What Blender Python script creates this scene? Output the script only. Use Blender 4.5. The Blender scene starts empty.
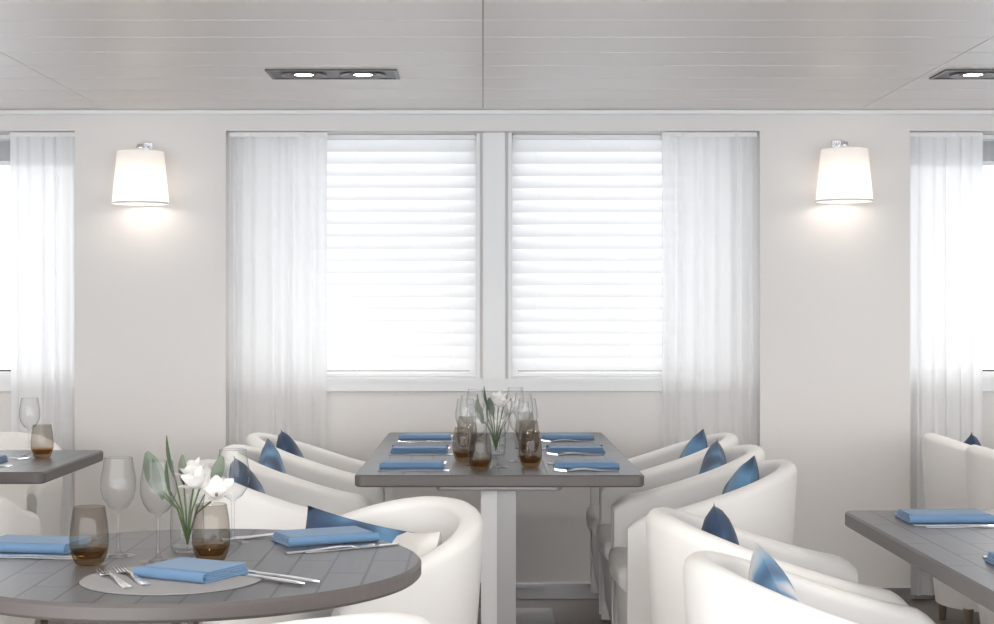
import bpy, math, random
from mathutils import Matrix, Vector
random.seed(4)
pi=math.pi
scene=bpy.context.scene
scene.view_settings.view_transform='Standard'
scene.view_settings.look='None'
scene.view_settings.exposure=0.08
try:
    scene.cycles.transparent_max_bounces=32
except Exception: pass

# ---------------------------------------------------------------- materials
def pmat(name,col,rough=.5,metal=0,emit=None,estr=0,bump=None,sheen=0,coat=0):
    m=bpy.data.materials.new(name); m.use_nodes=True
    nt=m.node_tree; b=nt.nodes['Principled BSDF']
    b.inputs['Base Color'].default_value=(*col,1)
    b.inputs['Roughness'].default_value=rough
    b.inputs['Metallic'].default_value=metal
    if coat: b.inputs['Coat Weight'].default_value=coat
    if sheen: b.inputs['Sheen Weight'].default_value=sheen
    if emit:
        b.inputs['Emission Color'].default_value=(*emit,1); b.inputs['Emission Strength'].default_value=estr
    if bump:
        sc,st=bump
        tc=nt.nodes.new('ShaderNodeTexCoord'); n=nt.nodes.new('ShaderNodeTexNoise'); n.inputs['Scale'].default_value=sc
        n.inputs['Detail'].default_value=3
        bp=nt.nodes.new('ShaderNodeBump'); bp.inputs['Strength'].default_value=st; bp.inputs['Distance'].default_value=.002
        nt.links.new(tc.outputs['Object'],n.inputs['Vector']); nt.links.new(n.outputs['Fac'],bp.inputs['Height'])
        nt.links.new(bp.outputs['Normal'],b.inputs['Normal'])
    return m

def glassmat(name,tint,edge,gl=.85,blend=.3,pw=2.2):
    m=bpy.data.materials.new(name); m.use_nodes=True; nt=m.node_tree; nt.nodes.clear()
    o=nt.nodes.new('ShaderNodeOutputMaterial'); lw=nt.nodes.new('ShaderNodeLayerWeight'); lw.inputs['Blend'].default_value=blend
    mx=nt.nodes.new('ShaderNodeMix'); mx.data_type='RGBA'
    mx.inputs['A'].default_value=(*tint,1); mx.inputs['B'].default_value=(*edge,1)
    t=nt.nodes.new('ShaderNodeBsdfTransparent'); g=nt.nodes.new('ShaderNodeBsdfGlossy'); g.inputs['Roughness'].default_value=.03
    fr=nt.nodes.new('ShaderNodeFresnel'); fr.inputs['IOR'].default_value=1.5
    ge=nt.nodes.new('ShaderNodeNewGeometry'); io=nt.nodes.new('ShaderNodeMix'); io.data_type='FLOAT'
    io.inputs['A'].default_value=1.5; io.inputs['B'].default_value=1/1.5
    mu=nt.nodes.new('ShaderNodeMath'); mu.operation='MULTIPLY'; mu.inputs[1].default_value=gl
    po=nt.nodes.new('ShaderNodeMath'); po.operation='POWER'; po.inputs[1].default_value=pw
    s=nt.nodes.new('ShaderNodeMixShader'); L=nt.links.new
    # keep the Fresnel angle the same for both faces of the thin wall
    L(ge.outputs['Backfacing'],io.inputs['Factor']); L(io.outputs['Result'],fr.inputs['IOR'])
    L(lw.outputs['Facing'],po.inputs[0]); L(po.outputs[0],mx.inputs['Factor']); L(mx.outputs['Result'],t.inputs['Color'])
    L(fr.outputs[0],mu.inputs[0]); L(mu.outputs[0],s.inputs[0]); L(t.outputs[0],s.inputs[1]); L(g.outputs[0],s.inputs[2])
    L(s.outputs[0],o.inputs[0]); return m

def clothmat(name,col,transp,transl):
    m=bpy.data.materials.new(name); m.use_nodes=True; nt=m.node_tree; nt.nodes.clear(); L=nt.links.new
    o=nt.nodes.new('ShaderNodeOutputMaterial')
    d=nt.nodes.new('ShaderNodeBsdfDiffuse'); d.inputs[0].default_value=(*col,1)
    tl=nt.nodes.new('ShaderNodeBsdfTranslucent'); tl.inputs[0].default_value=(*col,1)
    tp=nt.nodes.new('ShaderNodeBsdfTransparent')
    a=nt.nodes.new('ShaderNodeMixShader'); a.inputs[0].default_value=transl
    b=nt.nodes.new('ShaderNodeMixShader'); b.inputs[0].default_value=transp
    L(d.outputs[0],a.inputs[1]); L(tl.outputs[0],a.inputs[2]); L(a.outputs[0],b.inputs[1]); L(tp.outputs[0],b.inputs[2]); L(b.outputs[0],o.inputs[0])
    return m

def tabletopmat():
    m=pmat('grey_slatted_tabletop',(.17,.165,.175),.34); nt=m.node_tree; b=nt.nodes['Principled BSDF']; L=nt.links.new
    tc=nt.nodes.new('ShaderNodeTexCoord'); br=nt.nodes.new('ShaderNodeTexBrick')
    br.inputs['Scale'].default_value=1; br.inputs['Brick Width'].default_value=.30; br.inputs['Row Height'].default_value=.075
    br.inputs['Mortar Size'].default_value=.0028; br.inputs['Color1'].default_value=(.122,.124,.136,1); br.inputs['Color2'].default_value=(.112,.114,.126,1)
    br.inputs['Mortar'].default_value=(.03,.03,.034,1); br.inputs['Mortar Smooth'].default_value=.1
    mp=nt.nodes.new('ShaderNodeMapping'); mp.inputs['Rotation'].default_value=(0,0,pi/2)
    n=nt.nodes.new('ShaderNodeTexNoise'); n.inputs['Scale'].default_value=60
    mp2=nt.nodes.new('ShaderNodeMapping'); mp2.inputs['Scale'].default_value=(1,.06,1)
    mx=nt.nodes.new('ShaderNodeMix'); mx.data_type='RGBA'; mx.blend_type='MULTIPLY'; mx.inputs['Factor'].default_value=.25
    L(tc.outputs['Object'],mp.inputs[0]); L(mp.outputs[0],br.inputs['Vector'])
    L(tc.outputs['Object'],mp2.inputs[0]); L(mp2.outputs[0],n.inputs['Vector'])
    L(br.outputs['Color'],mx.inputs['A']); L(n.outputs['Fac'],mx.inputs['B']); L(mx.outputs['Result'],b.inputs['Base Color'])
    bp=nt.nodes.new('ShaderNodeBump'); bp.invert=True; bp.inputs['Distance'].default_value=.002; bp.inputs['Strength'].default_value=.6
    L(br.outputs['Fac'],bp.inputs['Height']); L(bp.outputs[0],b.inputs['Normal'])
    return m

def pillowmat(name,c1,c2,c3):
    m=pmat(name,c1,.8,sheen=.2); nt=m.node_tree; b=nt.nodes['Principled BSDF']; L=nt.links.new
    tc=nt.nodes.new('ShaderNodeTexCoord'); w=nt.nodes.new('ShaderNodeTexNoise'); w.inputs['Scale'].default_value=7.0; w.inputs['Detail'].default_value=1
    r=nt.nodes.new('ShaderNodeValToRGB'); e=r.color_ramp.elements
    e[0].position=.40; e[0].color=(*c1,1); e[1].position=.49; e[1].color=(*c2,1); x=e.new(.58); x.color=(*c3,1)
    L(tc.outputs['Object'],w.inputs['Vector']); L(w.outputs['Fac'],r.inputs[0]); L(r.outputs[0],b.inputs['Base Color'])
    return m

M_wall=pmat('wall_panel_warm_white',(.785,.76,.74),.5,bump=(250,.04))
M_ceil=pmat('ceiling_plank_satin',(.83,.79,.76),.36)
M_gap=pmat('ceiling_shadow_gap',(.40,.38,.365),.6)
M_trim=pmat('white_trim_paint',(.86,.86,.86),.4)
M_floor=pmat('floor_dark_oak',(.26,.225,.20),.5,bump=(30,.1))
M_leather=pmat('chair_white_leather',(.88,.86,.835),.55,bump=(120,.1))
M_seat=pmat('chair_seat_fabric',(.87,.85,.82),.65,bump=(300,.15))
M_leg=pmat('chair_leg_wood',(.25,.2,.16),.5)
M_top=tabletopmat()
M_edge=pmat('tabletop_edge_taupe',(.13,.115,.11),.45)
M_ped=pmat('pedestal_painted_steel',(.42,.41,.41),.4,metal=.3)
M_pedw=pmat('pedestal_white_panel',(.8,.8,.8),.4)
M_steel=pmat('polished_steel',(.75,.75,.77),.18,metal=1)
M_dark=pmat('downlight_black',(.02,.02,.02),.4)
M_frame=pmat('downlight_bronze_frame',(.10,.09,.085),.35,metal=.6)
M_lamp=pmat('lamp_emitter',(1,1,1),.5,emit=(1,.93,.82),estr=12)
M_sheer=clothmat('sheer_curtain_voile',(.98,.98,.98),.20,.55)
M_sheer2=clothmat('sheer_curtain_gathered',(.97,.97,.975),.07,.30)
M_blind=clothmat('blind_slat_white',(.96,.96,.96),.0,.265)
M_shade=clothmat('lampshade_fabric',(.96,.955,.95),.0,.5)
M_glass=glassmat('clear_crystal',(.985,.99,.99),(.12,.14,.16))
M_smoke=glassmat('smoked_glass',(.78,.75,.71),(.22,.20,.17))
M_amber=glassmat('smoked_glass_base',(.70,.57,.42),(.28,.18,.10))
M_pane=glassmat('window_pane',(.46,.465,.47),(.42,.44,.46),.5)
M_nap=pmat('napkin_blue_linen',(.13,.24,.395),.85,bump=(500,.3),sheen=.2)
M_pil=pillowmat('pillow_navy_blue',(.03,.06,.12),(.055,.125,.23),(.14,.30,.49))
M_pil2=pillowmat('pillow_blue_white',(.7,.71,.72),(.12,.28,.48),(.05,.12,.22))
M_petal=clothmat('petal_white',(.91,.89,.87),0,.2)
M_leaf=pmat('leaf_green',(.08,.14,.065),.45)
M_leaf2=pmat('leaf_silver_green',(.22,.26,.2),.5)
M_stem=pmat('stem_green',(.12,.18,.07),.6)
M_mat=pmat('placemat_silver_weave',(.34,.34,.345),.6,bump=(400,.6))
M_gasket=pmat('window_gasket_dark',(.05,.05,.05),.5)

# ---------------------------------------------------------------- mesh builder
class MB:
    def __init__(s): s.v=[];s.f=[];s.fm=[];s.fs=[];s.mats=[]
    def add(s,vs,fs,mat,smooth=False,M=None):
        if mat not in s.mats: s.mats.append(mat)
        mi=s.mats.index(mat); o=len(s.v)
        for p in vs:
            p=Vector(p)
            if M is not None: p=M@p
            s.v.append(p[:])
        for f in fs:
            s.f.append([i+o for i in f]); s.fm.append(mi); s.fs.append(smooth)
    def box(s,x0,x1,y0,y1,z0,z1,mat,M=None,ch=0):
        if ch<=0:
            vs=[(x,y,z) for x in(x0,x1) for y in(y0,y1) for z in(z0,z1)]
            fs=[(0,1,3,2),(4,6,7,5),(0,4,5,1),(2,3,7,6),(0,2,6,4),(1,5,7,3)]
            s.add(vs,fs,mat,False,M)
        else:
            s.slab([(x0,y0),(x1,y0),(x1,y1),(x0,y1)],z0,z1,mat,mat,ch,M)
    def slab(s,out,z0,z1,mtop,medge,ch=.003,M=None):
        n=len(out)
        def ins(d):
            r=[]
            for i,p in enumerate(out):
                a=Vector(out[i-1]);b=Vector(p);c=Vector(out[(i+1)%n])
                t1=(b-a).normalized();t2=(c-b).normalized()
                n1=Vector((-t1.y,t1.x));n2=Vector((-t2.y,t2.x)); q=(n1+n2)
                q=q/max(.3,q.length_squared)*2
                r.append((b.x+q.x*d,b.y+q.y*d))
            return r
        I=ins(ch); rings=[(I,z0),(out,z0+ch),(out,z1-ch),(I,z1)]
        vs=[(p[0],p[1],z) for r,z in rings for p in r]; fs=[]
        for k in range(3):
            for i in range(n):
                j=(i+1)%n; fs.append((k*n+i,k*n+j,(k+1)*n+j,(k+1)*n+i))
        s.add(vs,fs,medge,False,M)
        s.add([(p[0],p[1],z1) for p in I],[tuple(range(n))],mtop,False,M)
        s.add([(p[0],p[1],z0) for p in I],[tuple(reversed(range(n)))],medge,False,M)
    def lathe(s,prof,mat,n=32,M=None,smooth=True,sx=1,sy=1):
        vs=[];fs=[]
        for r,z in prof:
            for i in range(n):
                a=2*pi*i/n; vs.append((r*math.cos(a)*sx,r*math.sin(a)*sy,z))
        for k in range(len(prof)-1):
            for i in range(n):
                j=(i+1)%n; fs.append((k*n+i,k*n+j,(k+1)*n+j,(k+1)*n+i))
        s.add(vs,fs,mat,smooth,M)
    def grid(s,fn,nu,nv,mat,M=None,smooth=True):
        vs=[fn(i/(nu),j/(nv)) for i in range(nu+1) for j in range(nv+1)]
        fs=[(i*(nv+1)+j,(i+1)*(nv+1)+j,(i+1)*(nv+1)+j+1,i*(nv+1)+j+1) for i in range(nu) for j in range(nv)]
        s.add(vs,fs,mat,smooth,M)
    def tube(s,pts,r,mat,n=8,M=None):
        vs=[];fs=[]
        P=[Vector(p) for p in pts]
        for k,p in enumerate(P):
            t=(P[min(k+1,len(P)-1)]-P[max(k-1,0)]).normalized()
            u=t.orthogonal().normalized() if abs(t.z)>.9 else t.cross(Vector((0,0,1))).normalized()
            w=t.cross(u)
            rr=r[k] if isinstance(r,(list,tuple)) else r
            for i in range(n):
                a=2*pi*i/n; vs.append(p+u*math.cos(a)*rr+w*math.sin(a)*rr)
        for k in range(len(P)-1):
            for i in range(n):
                j=(i+1)%n; fs.append((k*n+i,k*n+j,(k+1)*n+j,(k+1)*n+i))
        fs.append(tuple(range(n))[::-1]); fs.append(tuple((len(P)-1)*n+i for i in range(n)))
        s.add(vs,fs,mat,True,M)
    def mesh(s,name):
        me=bpy.data.meshes.new(name); me.from_pydata(s.v,[],s.f)
        for m in s.mats: me.materials.append(m)
        for p,mi,sm in zip(me.polygons,s.fm,s.fs): p.material_index=mi; p.use_smooth=sm
        me.update(); return me
def put(name,me,loc=(0,0,0),rot=(0,0,0),M=None,parent=None):
    o=bpy.data.objects.new(name,me); scene.collection.objects.link(o)
    if M is not None: o.matrix_world=M
    else: o.location=loc; o.rotation_euler=rot
    if parent: o.parent=parent
    return o
def rrect(x0,x1,y0,y1,r,k=6):
    o=[]
    for cx,cy,a0 in((x1-r,y0+r,-pi/2),(x1-r,y1-r,0),(x0+r,y1-r,pi/2),(x0+r,y0+r,pi)):
        for i in range(k+1):
            a=a0+pi/2*i/k; o.append((cx+r*math.cos(a),cy+r*math.sin(a)))
    return o

# ---------------------------------------------------------------- room shell
XL,XR,YF,YW,H=-4.6,4.7,-.5,6.68,2.13
YB=6.79; YO=6.98
b=MB(); b.box(XL,XR,YF,YO,-.06,0,M_floor); put('floor',b.mesh('floor'))
b=MB()
y=YW-.04
b.box(XL,XR,YF,YO,H+.012,H+.06,M_ceil)
b.box(XL,XR,YF,YW,H+.002,H+.012,M_gap)
w=.285
seams=[XL,-3.24,-1.62,0,1.62,3.24,XR]
b.box(XL,XR,YW-.04,YO,H,H+.012,M_ceil)
y-=.009
while y>YF:
    y0=max(YF,y-w)
    for a,c in zip(seams[:-1],seams[1:]):
        b.box(a+.002,c-.002,y0+.009,y,H,H+.002,M_ceil)
    y=y0
put('ceiling',b.mesh('ceiling'))

niches=[(-4.10,-1.76),(-1.108,1.194),(1.84,4.18)]
ZS,ZT=.965,2.04
b=MB()
b.box(XL,XR,YW,YO,ZT,H,M_wall)
for x0,x1 in((XL,-4.10),(-1.76,-1.108),(1.194,1.84),(4.18,XR)): b.box(x0,x1,YW,YO,0,ZT,M_wall)
wins=[]
for (a,c),mid in zip(niches,(-2.93,.0485,3.0)):
    b.box(a,c,YB,YO,0,ZS,M_wall)
    b.box(a,a+.03,YB,YO,ZS,ZT,M_wall); b.box(c-.03,c,YB,YO,ZS,ZT,M_wall)
    b.box(mid-.078,mid+.078,YB,YO,ZS,ZT,M_wall)
    wins+= [(a+.03,mid-.078),(mid+.078,c-.03)]
put('wall_back',b.mesh('wall_back'))
b=MB(); b.box(XL-.08,XL,YF,YO,0,H,M_wall); put('wall_left',b.mesh('wall_left'))
b=MB(); b.box(XR,XR+.08,YF,YO,0,H,M_wall); put('wall_right',b.mesh('wall_right'))
for i,((a,c),mid) in enumerate(zip(niches,(-2.93,.0485,3.0))):
    b=MB(); b.box(mid-.048,mid+.048,YB-.035,YB,ZS+.0,ZT,M_trim,ch=.0)
    b.box(mid-.076,mid-.062,YB-.012,YB,ZS,ZT,M_trim); b.box(mid+.062,mid+.076,YB-.012,YB,ZS,ZT,M_trim)
    put('trim_%d'%(i+1),b.mesh('trim'))
    b=MB(); b.box(a+.002,c-.002,YB-.022,YB,ZS-.055,ZS,M_trim,ch=.004); b.box(a+.002,c-.002,YB-.028,YB,ZS-.012,ZS+.004,M_trim)
    put('trim_%d'%(i+4),b.mesh('sill_trim'))
b=MB(); b.box(XL,XR,YW-.018,YW,H-.022,H-.001,M_trim,ch=.004); put('trim_7',b.mesh('cornice'))
b=MB()
for a,c in niches: b.box(a,c,YB-.012,YB,0,.075,M_steel,ch=.003)
for a,c in((XL,-4.10),(-1.76,-1.108),(1.194,1.84),(4.18,XR)): b.box(a,c,YW-.012,YW,0,.075,M_steel,ch=.003)
put('baseboard_back',b.mesh('baseboard'))
for i,(a,c) in enumerate(wins):
    b=MB(); y0,y1=6.90,6.94; t=.03
    b.box(a,a+t,y0,y1,ZS,ZT,M_trim); b.box(c-t,c,y0,y1,ZS,ZT,M_trim)
    b.box(a+t,c-t,y0,y1,ZS,ZS+t,M_trim); b.box(a+t,c-t,y0,y1,ZT-t,ZT,M_trim)
    g=.006
    b.box(a+t,a+t+g,y0+.004,y1-.004,ZS+t,ZT-t,M_gasket); b.box(c-t-g,c-t,y0+.004,y1-.004,ZS+t,ZT-t,M_gasket)
    b.box(a+t,c-t,y0+.004,y1-.004,ZS+t,ZS+t+g,M_gasket); b.box(a+t,c-t,y0+.004,y1-.004,ZT-t-g,ZT-t,M_gasket)
    b.add([(a+t,6.92,ZS+t),(c-t,6.92,ZS+t),(c-t,6.92,ZT-t),(a+t,6.92,ZT-t)],[(0,1,2,3)],M_pane)
    put('window_%d'%(i+1),b.mesh('window'))

def blind(a,c,raised):
    b=MB(); yb=6.835; a+=.004; c-=.004
    b.box(a,c,yb-.025,yb+.025,ZT-.022,ZT-.002,M_trim)
    def slat(zc,ang,wd=.066):
        def fn(u,v):
            q=(v-.5)*wd; bow=.005*(1-(2*v-1)**2)
            return (a+(c-a)*u, yb+q*math.cos(ang)-bow*math.sin(ang), zc-q*math.sin(ang)+bow*math.cos(ang))
        b.grid(fn,1,6,M_blind)
    if raised:
        z=ZT-.032
        for k in range(20): slat(z,0.0,.05); z-=.0045
        b.box(a,c,yb-.025,yb+.025,z-.014,z,M_trim)
        zb=z
    else:
        p=.0535; z=ZT-.046
        while z>ZS+.04: slat(z,math.radians(-66)); z-=p
        b.box(a,c,yb-.02,yb+.02,ZS+.008,ZS+.024,M_trim,ch=.003); zb=ZS+.02
    for t in(.1,.5,.9):
        x=a+(c-a)*t
        b.box(x-.0008,x+.0008,yb-.031,yb-.0295,zb,ZT-.03,M_trim)
    put('venetian_blind',b.mesh('venetian_blind'))
for i,(a,c) in enumerate(wins): blind(a,c,i in(0,1,4,5))

def curtain(x0,x1,seed,mat=M_sheer):
    r=random.Random(seed); W=x1-x0; nf=W/.055; p1,p2,p3=[r.random()*6 for _ in range(3)]
    b=MB()
    def fn(u,v):
        ph=2*pi*nf*(u+.018*math.sin(2*pi*2.3*u+p2)+.012*math.sin(2*pi*5.1*u+p3))
        amp=.012+.006*math.sin(2*pi*1.7*u+p1)
        y=6.722+amp*math.sin(ph)*(.75+.3*(1-v))+.003*math.sin(ph*.5+5*v)
        x=x0+W*u+.003*math.sin(ph*.31+3*v)*(1-v)
        return (x,y,.03+(2.032-.03)*v)
    b.grid(fn,int(nf*14),14,mat)
    b.box(x0,x1,6.712,6.734,2.018,2.036,M_trim)
    put('sheer_curtain',b.mesh('sheer_curtain'))
curtain(-1.10,-.675,1); curtain(.775,1.188,2); curtain(-2.05,-1.765,3,M_sheer2); curtain(1.845,2.165,4,M_sheer2)
curtain(-4.09,-3.75,5,M_sheer2); curtain(3.8,4.17,6,M_sheer2)

# ---------------------------------------------------------------- sconces
sh=MB()
sh.lathe([(.119,-.115),(.098,.105)],M_shade,40)
sh.lathe([(.117,-.115),(.120,-.117),(.1195,-.110)],M_trim,40)
sh.lathe([(.098,.105),(.02,.112),(.0,.112)],M_shade,40)
shade_me=sh.mesh('shade')
ar=MB()
ar.box(-.025,.025,.117,.130,.0,.16,M_steel,ch=.004)
ar.tube([(0,.12,.14),(0,.06,.143),(0,.02,.135),(0,0,.118),(0,0,.06)],.006,M_steel,10)
ar.lathe([(0,.140),(.014,.137),(.018,.125),(.016,.112),(0,.112)],M_steel,16)
ar.lathe([(.0,.06),(.016,.058),(.016,.0),(0,0)],M_trim,16)
arm_me=ar.mesh('bracket')
M_bulb=pmat('opal_bulb',(1,1,1),.5,emit=(1,.93,.82),estr=4)
bu=MB(); bu.lathe([(0,0),(.014,-.006),(.024,-.03),(.022,-.05),(0,-.062)],M_bulb,16); bulb_me=bu.mesh('bulb')
def sconce(x,z):
    e=bpy.data.objects.new('wall_sconce',None); scene.collection.objects.link(e); e.location=(x,6.55,z)
    for n,m in(('shade',shade_me),('bracket',arm_me),('bulb',bulb_me)): put(n,m,parent=e)
    l=bpy.data.lights.new('sconce_light','POINT'); l.energy=1.0; l.color=(1,.87,.73); l.shadow_soft_size=.045
    put('sconce_lamp',l,(0,0,-.065),parent=e)
for x,z in((-1.447,1.83),(1.527,1.84)): sconce(x,z)

# ---------------------------------------------------------------- downlights
d=MB(); hx,hy=.237,.105
for a in((-hx,hx,-hy,-hy+.012),(-hx,hx,hy-.012,hy),(-hx,-hx+.012,-hy+.012,hy-.012),(hx-.012,hx,-hy+.012,hy-.012)):
    d.box(a[0],a[1],a[2],a[3],-.006,0,M_frame)
d.box(-hx+.012,hx-.012,-hy+.012,hy-.012,-.003,0,M_dark)
for cx in(-.108,.108):
    T=Matrix.Translation((cx,0,0))
    d.lathe([(.084,-.003),(.084,-.008),(.078,-.009),(.066,-.005),(.05,-.0035)],M_frame,36,T)
    d.lathe([(.05,-.0035),(.047,-.006),(.036,-.006),(.034,-.0045)],M_dark,30,T)
    d.lathe([(.034,-.005),(0,-.005)],M_lamp,30,T)
dl_me=d.mesh('recessed_downlight')
for (x,y) in((-.547,5.67),(1.90,5.67),(-2.99,5.67),(-.547,3.2),(1.90,3.2),(-2.99,3.2),(-.547,.8),(1.90,.8),(-2.99,.8)):  # fixtures after the leading pair are out of view, added as interior fill light
    o=put('recessed_downlight',dl_me,(x,y,H-.0005))
    for cx in(-.108,.108):
        l=bpy.data.lights.new('downlight_spot','SPOT'); l.energy=12; l.spot_size=math.radians(130); l.spot_blend=.9; l.color=(1,.94,.87); l.shadow_soft_size=.035
        put('spot',l,(cx,0,-.03),parent=o)

# ---------------------------------------------------------------- chair
def chair_mesh():
    b=MB(); a=.25; yf=-.275; yc=.02; by=.245; th=.030
    pts=[]
    ns=14; na=28
    for i in range(ns): pts.append(((-a,yf+(yc-yf)*i/ns),(-1,0)))
    for i in range(na+1):
        t=pi-pi*i/na
        x,y=a*math.cos(t),yc+by*math.sin(t); n=Vector((math.cos(t)/a,math.sin(t)/by)).normalized()
        pts.append(((x,y),(n.x,n.y)))
    for i in range(ns-1,-1,-1): pts.append(((a,yf+(yc-yf)*i/ns),(1,0)))
    N=len(pts); prof_n=None; vs=[]
    L=[0]
    for i in range(1,N): L.append(L[-1]+(Vector(pts[i][0])-Vector(pts[i-1][0])).length)
    tot=L[-1]
    for i,((x,y),(nx,ny)) in enumerate(pts):
        s=min(L[i],tot-L[i]); u=s/(tot/2)
        k=min(1,max(0,(u-.02)/.95)); h=.625+.15*(k*k*(3-2*k))**.85
        e=max(0,1-s/.06); tk=1-.35*e*e; h-=.035*e*e
        sec=[]
        zb=.10
        def outer(z): return th-.055*((h-z)/(h-zb))**1.4
        zs=[zb,.2,.32,.44,.54,h-.03]
        for z in zs: sec.append((outer(z)*tk,z))
        for q in range(1,8):
            an=pi*q/8; sec.append((( th*tk-.001)*math.cos(an)-.002*(1-math.cos(an)), h-.03+.03*math.sin(an)))
        for z in (h-.03,.56,.48,.40): sec.append((-th*tk-.006*((h-z)/.4),z))
        for off,z in sec: vs.append((x+nx*off,y+ny*off,z))
        prof_n=len(sec)
    m=prof_n; fs=[(i*m+j,(i+1)*m+j,(i+1)*m+j+1,i*m+j+1) for i in range(N-1) for j in range(m-1)]
    b.add(vs,[tuple(reversed(f)) for f in fs],M_leather,True)
    fv0=vs[:m]; fv1=vs[(N-1)*m:]
    for fv in(fv0,fv1):
        q=list(fv)+[(fv[-1][0],fv[-1][1],.10)]
        b.add(q,[tuple(range(len(q)))],M_leather,False)
    def outl(sc,yfr):
        o=[]
        hw=.228*sc
        o.append((-hw,yfr)); 
        for i in range(5): o.append((-hw+2*hw*(i+1)/6,yfr-.012*math.sin(pi*(i+1)/6)))
        o.append((hw,yfr))
        for i in range(17):
            t=pi*i/16; o.append((hw*math.cos(t),.02+.225*sc*math.sin(t)))
        return o
    loops=[(.86,-.235,.10),(.93,-.262,.2),(.99,-.27,.37),(.97,-.265,.378),(.985,-.275,.385),(1.0,-.29,.40),(1.0,-.294,.43),(.985,-.288,.452),(.93,-.265,.463),(.6,-.17,.470),(.1,-.02,.472)]
    vs=[];n=len(outl(1,-.27))
    for sc,yf2,z in loops: vs+=[(x,y,z) for x,y in outl(sc,yf2)]
    fs=[]
    for k in range(len(loops)-1):
        for i in range(n):
            j=(i+1)%n; fs.append((k*n+i,k*n+j,(k+1)*n+j,(k+1)*n+i))
    fs.append(tuple((len(loops)-1)*n+i for i in range(n))); fs.append(tuple(reversed(range(n))))
    b.add(vs,fs,M_seat,True)
    for sx,sy in((-.19,-.22),(.19,-.22),(-.17,.17),(.17,.17)):
        b.lathe([(0,0),(.013,0),(.02,.11)],M_leg,12,Matrix.Translation((sx,sy,0)))
    return b.mesh('dining_chair')
chair_me=chair_mesh()
PW,PH=.16,.115
def pillow_mesh(mat,name):
    b=MB()
    for sg in(1,-1):
        def fn(u,v):
            U=2*u-1;V=2*v-1
            t=.045*max(0,(1-U**4)*(1-V**4))**.6
            return (U*PW*(1-.07*(1-V*V)),sg*t,V*PH*(1-.07*(1-U*U)))
        b.grid(fn,14,14,mat)
    return b.mesh(name)
pil1=pillow_mesh(M_pil,'pillow'); pil2=pillow_mesh(M_pil2,'pillow_b'); pil3=pillow_mesh(M_seat,'pillow_c')
def pillow(M,me,px,py,roll,yaw=0,tilt=-12):
    r=math.radians(roll); hh=(PH*abs(math.cos(r))+PW*abs(math.sin(r)))*.95
    P=M@Matrix.Translation((px,py,.475+hh))@Matrix.Rotation(math.radians(yaw),4,'Z')@Matrix.Rotation(math.radians(tilt),4,'X')@Matrix.Rotation(r,4,'Y')
    put('throw_pillow',me,M=P)
def chair(x,y,deg,pil=None,roll=20,px=.0):
    M=Matrix.Translation((x,y,0))@Matrix.Rotation(math.radians(deg),4,'Z')
    put('dining_chair',chair_me,M=M)
    if pil: pillow(M,pil,px,.105,roll)
    return M
for i,y in enumerate((5.03,5.6,6.17)):
    chair(.72,y,-90,pil1,(-24,22,-24)[i],.02)
    chair(-.65,y,90,pil1,(24,-22,24)[i],-.02)
chair(.69,3.76,90,pil1,24,.03); chair(.69,3.05,90,pil2,-20,-.03)
M=chair(-.29,3.84,-48,None)
pillow(M,pil1,-.10,.045,12,38,-8); pillow(M,pil3,.06,.085,-6,-20,-14)
chair(-.37,2.66,-150,None)
chair(-1.68,4.67,180,pil1,20); chair(-1.91,5.98,0,None)
for y in(5.03,5.6,6.17): chair(2.05,y,90,pil1,20)

# ---------------------------------------------------------------- tables
def rect_table(x0,x1,y0,y1):
    b=MB(); cx,cy=(x0+x1)/2,(y0+y1)/2; hx,hy=(x1-x0)/2,(y1-y0)/2
    b.slab(rrect(-hx,hx,-hy,hy,.03),.712,.75,M_top,M_edge,.005)
    ys=[-hy+.26,hy-.26] if hy>.5 else [0]
    for y in ys:
        b.box(-.055,.055,y-.05,y+.05,.02,.69,M_ped,ch=.004)
        b.box(-.058,-.006,y-.056,y-.05,.02,.69,M_pedw)
        b.slab(rrect(-.24,.24,y-.2,y+.2,.03),0,.02,M_ped,M_ped,.004)
        b.slab(rrect(-.2,.2,y-.16,y+.16,.02),.69,.712,M_ped,M_ped,.004)
    put('dining_table',b.mesh('dining_table'),(cx,cy,0))
rect_table(-.40,.503,4.81,6.55)
rect_table(-2.25,-1.39,4.9,5.7)
rect_table(.916,1.80,2.5,3.95)
rect_table(2.27,3.17,4.81,6.55)
b=MB(); n=96
b.slab([(.475*math.cos(2*pi*i/n),.475*math.sin(2*pi*i/n)) for i in range(n)],.717,.75,M_top,M_edge,.006)
b.lathe([(0,.717),(.17,.717),(.17,.700),(.032,.695),(.032,.04),(.06,.03),(.26,.016),(.27,0),(0,0)],M_steel,48)
put('round_dining_table',b.mesh('round_table'),(-.60,3.14,0))

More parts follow.
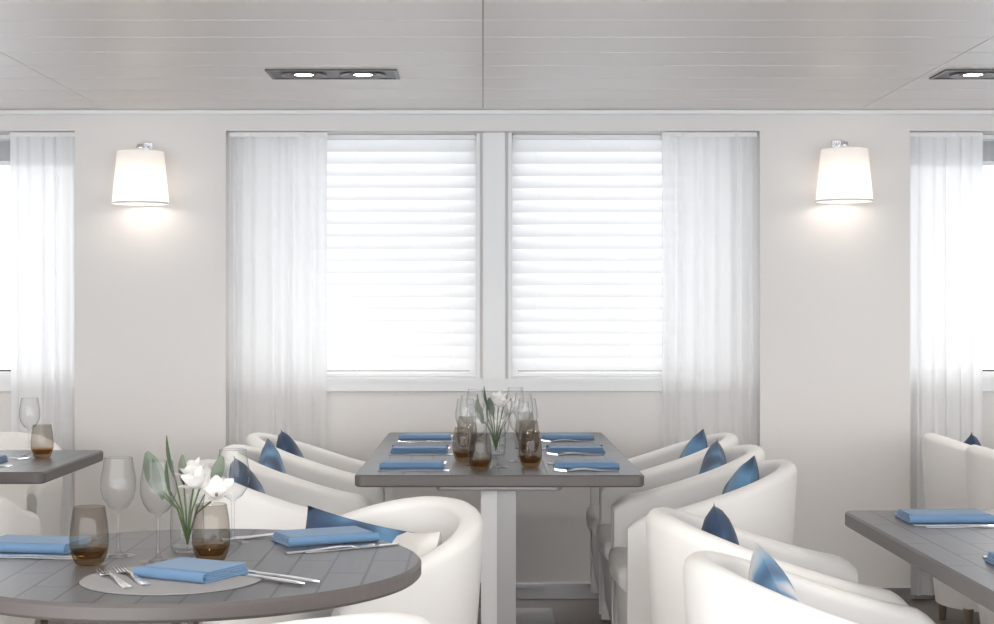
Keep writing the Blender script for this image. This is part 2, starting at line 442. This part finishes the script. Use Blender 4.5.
# ---------------------------------------------------------------- tableware
TZ=.7505
b=MB()
b.lathe([(0,.004),(.02,.003),(.034,.0008),(.036,.0015)],M_glass,36)
b.lathe([(.02,.004),(.006,.008),(.0038,.02),(.0036,.085),(.006,.094),(.02,.102),(.031,.118),(.0365,.138),(.036,.160),(.031,.188),(.029,.203)],M_glass,36)
b.lathe([(.029,.203),(.0285,.2037),(.028,.203)],M_glass,36)
wine_me=b.mesh('wine_glass')
b=MB()
b.lathe([(0,.0005),(.022,.0005),(.028,.004),(.034,.018),(.038,.036)],M_amber,36)
b.lathe([(0,.012),(.024,.014),(.034,.030)],M_amber,36)
b.lathe([(.038,.036),(.0387,.055),(.036,.085),(.031,.115),(.0305,.1157),(.030,.115)],M_smoke,36)
tum_me=b.mesh('tumbler_glass')
def napkin_mesh():
    b=MB(); r=random.Random(2)
    for k in range(5):
        z=k*.0038; L,W=.105-.002*k,.062-.0015*k
        M=Matrix.Translation((0,.0015*k,z))@Matrix.Rotation(r.uniform(-.02,.02),4,'Z')
        b.slab(rrect(-L,L,-W,W,.006,3),0,.0042,M_nap,M_nap,.0016,M)
    def fn(u,v):
        a=pi*v-pi/2
        return (-.103+.206*u,-.06-.009*math.cos(a),.0097+.0095*math.sin(a))
    b.grid(fn,1,8,M_nap)
    return b.mesh('napkin')
nap_me=napkin_mesh()
def strip(b,st,mat,M=None):
    vs=[];fs=[]
    for x,w,z in st: vs+=[(x,-w,z),(x,w,z),(x,w*.8,z+.0022),(x,-w*.8,z+.0022)]
    for i in range(len(st)-1):
        for j in range(4):
            k=(j+1)%4; fs.append((i*4+j,(i+1)*4+j,(i+1)*4+k,i*4+k))
    fs+=[(0,1,2,3),tuple(len(vs)-4+q for q in(3,2,1,0))]
    b.add(vs,fs,mat,False,M)
b=MB()
strip(b,[(-.105,.006,.001),(-.10,.0095,0),(-.06,.008,.001),(0,.004,.006),(.03,.0035,.005),(.045,.010,.002),(.06,.012,.0)],M_steel)
for k in range(4): strip(b,[(.06,.0018,0),(.085,.0014,.002),(.098,.0007,.005)],M_steel,Matrix.Translation((0,-.0096+.0064*k,0)))
fork_me=b.mesh('fork')
b=MB()
strip(b,[(-.115,.006,.001),(-.11,.009,0),(-.05,.0075,0),(0,.0055,.001),(.01,.0075,.001),(.06,.0095,.0005),(.095,.008,.0005),(.112,.002,.0005)],M_steel)
knife_me=b.mesh('knife')
b=MB()
strip(b,[(-.10,.006,.001),(-.095,.008,0),(-.04,.006,.001),(.02,.0032,.005),(.05,.004,.004),(.06,.012,.002),(.078,.018,.0),(.095,.015,.001),(.105,.004,.004)],M_steel)
spoon_me=b.mesh('spoon')
def flat(name,me,x,y,deg,z=TZ,sc=None):
    o=put(name,me,(x,y,z),(0,0,math.radians(deg)))
    if sc: o.scale=sc
    return o

def flowers(x,y,seed,sc=1.0,dz=0,ps=1.0):
    r=random.Random(seed)
    e=bpy.data.objects.new('flower_vase',None); scene.collection.objects.link(e); e.location=(x,y,TZ)
    v=MB(); v.lathe([(0,0.0005),(.03,0.0005),(.034,.006),(.036,.05),(.034,.1),(.037,.118)],M_glass,32); v.lathe([(0,.012),(.033,.012)],M_glass,32)
    put('vase',v.mesh('vase'),parent=e)
    f=MB()
    def petal(M,L,W,mat,cup=.25):
        def fn(u,v):
            w=math.sin(pi*min(.97,u*.93+.05))**.7
            X=(2*v-1)*W*w
            return (X,L*u,cup*L*u*u+.35*abs(2*v-1)**2*W*w)
        f.grid(fn,7,6,mat,M)
    # white lilies: broad overlapping petals opening sideways
    heads=[(.03,-.02,.135,.9),(.062,.0,.115,1.3),(.012,.02,.15,.6)]
    for hx_,hy_,hz,tl in heads:
        hx_,hy_,hz=hx_*sc,hy_*sc,hz+dz
        f.tube([(0,0,.015),(hx_*.3,hy_*.3,.08),(hx_,hy_,hz)],.0022,M_stem,6)
        B=Matrix.Translation((hx_,hy_,hz))@Matrix.Rotation(r.uniform(-.6,.6)-pi*.15,4,'Z')@Matrix.Rotation(tl*.6,4,'X')
        for k in range(6): petal(B@Matrix.Rotation(2*pi*k/6,4,'Z')@Matrix.Rotation(.55 if k%2 else .85,4,'X'),(.052 if k%2 else .047)*ps,.017*ps,M_petal,.1)
        f.lathe([(0,.012),(.003,.01),(.003,0),(0,-.004)],M_leaf2,10,B)
    for k,(ax,ay,hz,L,wd,mt) in enumerate([(-.028,.0,.165,.085,.018,M_leaf),(-.055,.02,.125,.095,.022,M_leaf2),(-.03,-.03,.13,.075,.017,M_leaf),(.05,.02,.15,.06,.015,M_leaf2),(-.05,-.01,.12,.085,.018,M_leaf2),(-.01,.01,.15,.06,.014,M_leaf2)]):
        ax*=sc;ay*=sc
        f.tube([(0,0,.02),(ax*.4,ay*.4,.09),(ax,ay,hz)],.002,M_stem,6)
        az=math.atan2(ay,ax)-pi/2
        petal(Matrix.Translation((ax,ay,hz-.01))@Matrix.Rotation(az,4,'Z')@Matrix.Rotation(math.radians(60),4,'X')@Matrix.Rotation(r.uniform(-.9,.9),4,'Y'),L,wd,mt,.35)
    put('flowers',f.mesh('flowers'),parent=e)

for i,y in enumerate((5.05,5.62,6.19)):
    flat('folded_napkin',nap_me,-.23,y,180*(i%2)); flat('folded_napkin',nap_me,.335,y,180*(i%2))
    for sx,xx in((-1,-.22),(1,.325)):
        a=0 if sx<0 else 180
        flat('fork',fork_me,xx,y+.10*-sx,a); flat('knife',knife_me,xx,y-.10*-sx,a); flat('fork',fork_me,xx,y+.13*-sx,a); flat('knife',knife_me,xx,y-.13*-sx,a)
for x,y in((-.02,5.10),(.125,5.25),(-.05,5.66),(.15,5.75),(-.03,6.1),(.13,6.25),(.155,5.42),(-.06,5.40),(.05,5.05),(.06,5.90)): put('wine_glass',wine_me,(x,y,TZ))
for x,y in((-.065,5.26),(.155,5.06),(.165,5.58),(-.01,4.96),(-.06,5.82),(.165,6.08)): put('tumbler_glass',tum_me,(x,y,TZ))
flowers(.045,5.5,3,.9,.035,.9)
for x,y in((-.753,3.20),(-.656,3.13),(-.546,3.384)): put('wine_glass',wine_me,(x,y,TZ))
for x,y in((-.785,3.09),(-.549,3.13)): put('tumbler_glass',tum_me,(x,y,TZ))
flowers(-.622,3.26,8,1.0)
b=MB(); n=64
b.slab([(.17*math.cos(2*pi*i/n),.17*math.sin(2*pi*i/n)) for i in range(n)],0,.002,M_mat,M_mat,.0008)
put('round_placemat',b.mesh('placemat'),(-.585,2.92,TZ))
flat('folded_napkin',nap_me,-.553,2.955,-28,TZ+.0022,(.80,1.08,1))
flat('folded_napkin',nap_me,-.35,3.42,25); flat('folded_napkin',nap_me,-.955,3.30,-12)
for dx,dy,a in((-.665,2.93,118),(-.69,2.90,118)): flat('fork',fork_me,dx,dy,a,TZ+.0025)
flat('knife',knife_me,-.415,2.92,-38,TZ+.0025); flat('knife',knife_me,-.39,2.94,-38,TZ+.0025)
flat('knife',knife_me,-.275,3.30,32); flat('spoon',spoon_me,-.325,3.28,30)
flat('fork',fork_me,-.46,3.49,20); flat('fork',fork_me,-.48,3.46,20)
flat('knife',knife_me,-.93,3.20,-8); flat('fork',fork_me,-.94,3.40,-12); flat('knife',knife_me,-.92,3.17,-8)
for y in(3.76,3.08):
    flat('folded_napkin',nap_me,1.12,y,0)
    flat('knife',knife_me,1.13,y-.10,0); flat('knife',knife_me,1.15,y-.13,0); flat('fork',fork_me,1.13,y+.10,0)
for x,y in((1.35,3.7),(1.35,3.0)): put('wine_glass',wine_me,(x,y,TZ)); put('tumbler_glass',tum_me,(x+.08,y-.07,TZ))
flat('folded_napkin',nap_me,-1.72,5.22,0); flat('knife',knife_me,-1.66,5.10,0); flat('fork',fork_me,-1.66,5.34,0); flat('knife',knife_me,-1.66,5.07,0)
put('wine_glass',wine_me,(-1.60,5.47,TZ)); put('tumbler_glass',tum_me,(-1.53,5.38,TZ)); put('wine_glass',wine_me,(-1.80,5.5,TZ))

# ---------------------------------------------------------------- world
w=bpy.data.worlds.new('daylight'); scene.world=w; w.use_nodes=True; nt=w.node_tree; nt.nodes.clear(); L=nt.links.new
o=nt.nodes.new('ShaderNodeOutputWorld'); bg=nt.nodes.new('ShaderNodeBackground'); tc=nt.nodes.new('ShaderNodeTexCoord')
sp=nt.nodes.new('ShaderNodeSeparateXYZ'); r=nt.nodes.new('ShaderNodeValToRGB'); mr=nt.nodes.new('ShaderNodeMapRange')
mr.inputs['From Min'].default_value=-.3; mr.inputs['From Max'].default_value=.5
e=r.color_ramp.elements; e[0].position=0; e[0].color=(.66,.70,.74,1); e[1].position=1; e[1].color=(.98,.985,1,1)
x=e.new(.36); x.color=(.76,.81,.86,1); x=e.new(.42); x.color=(1,1,1,1)
L(tc.outputs['Generated'],sp.inputs[0]); L(sp.outputs['Z'],mr.inputs[0]); L(mr.outputs[0],r.inputs[0]); L(r.outputs[0],bg.inputs[0]); L(bg.outputs[0],o.inputs[0])
bg.inputs[1].default_value=5.0

# ---------------------------------------------------------------- camera
cam=bpy.data.cameras.new('camera'); co=bpy.data.objects.new('camera',cam); scene.collection.objects.link(co)
co.location=(0,0,1.25); co.rotation_euler=(pi/2,0,0)
cam.sensor_width=36; cam.lens=1550/994*36; cam.shift_x=.0141; cam.shift_y=.002; cam.clip_start=.05
scene.camera=co
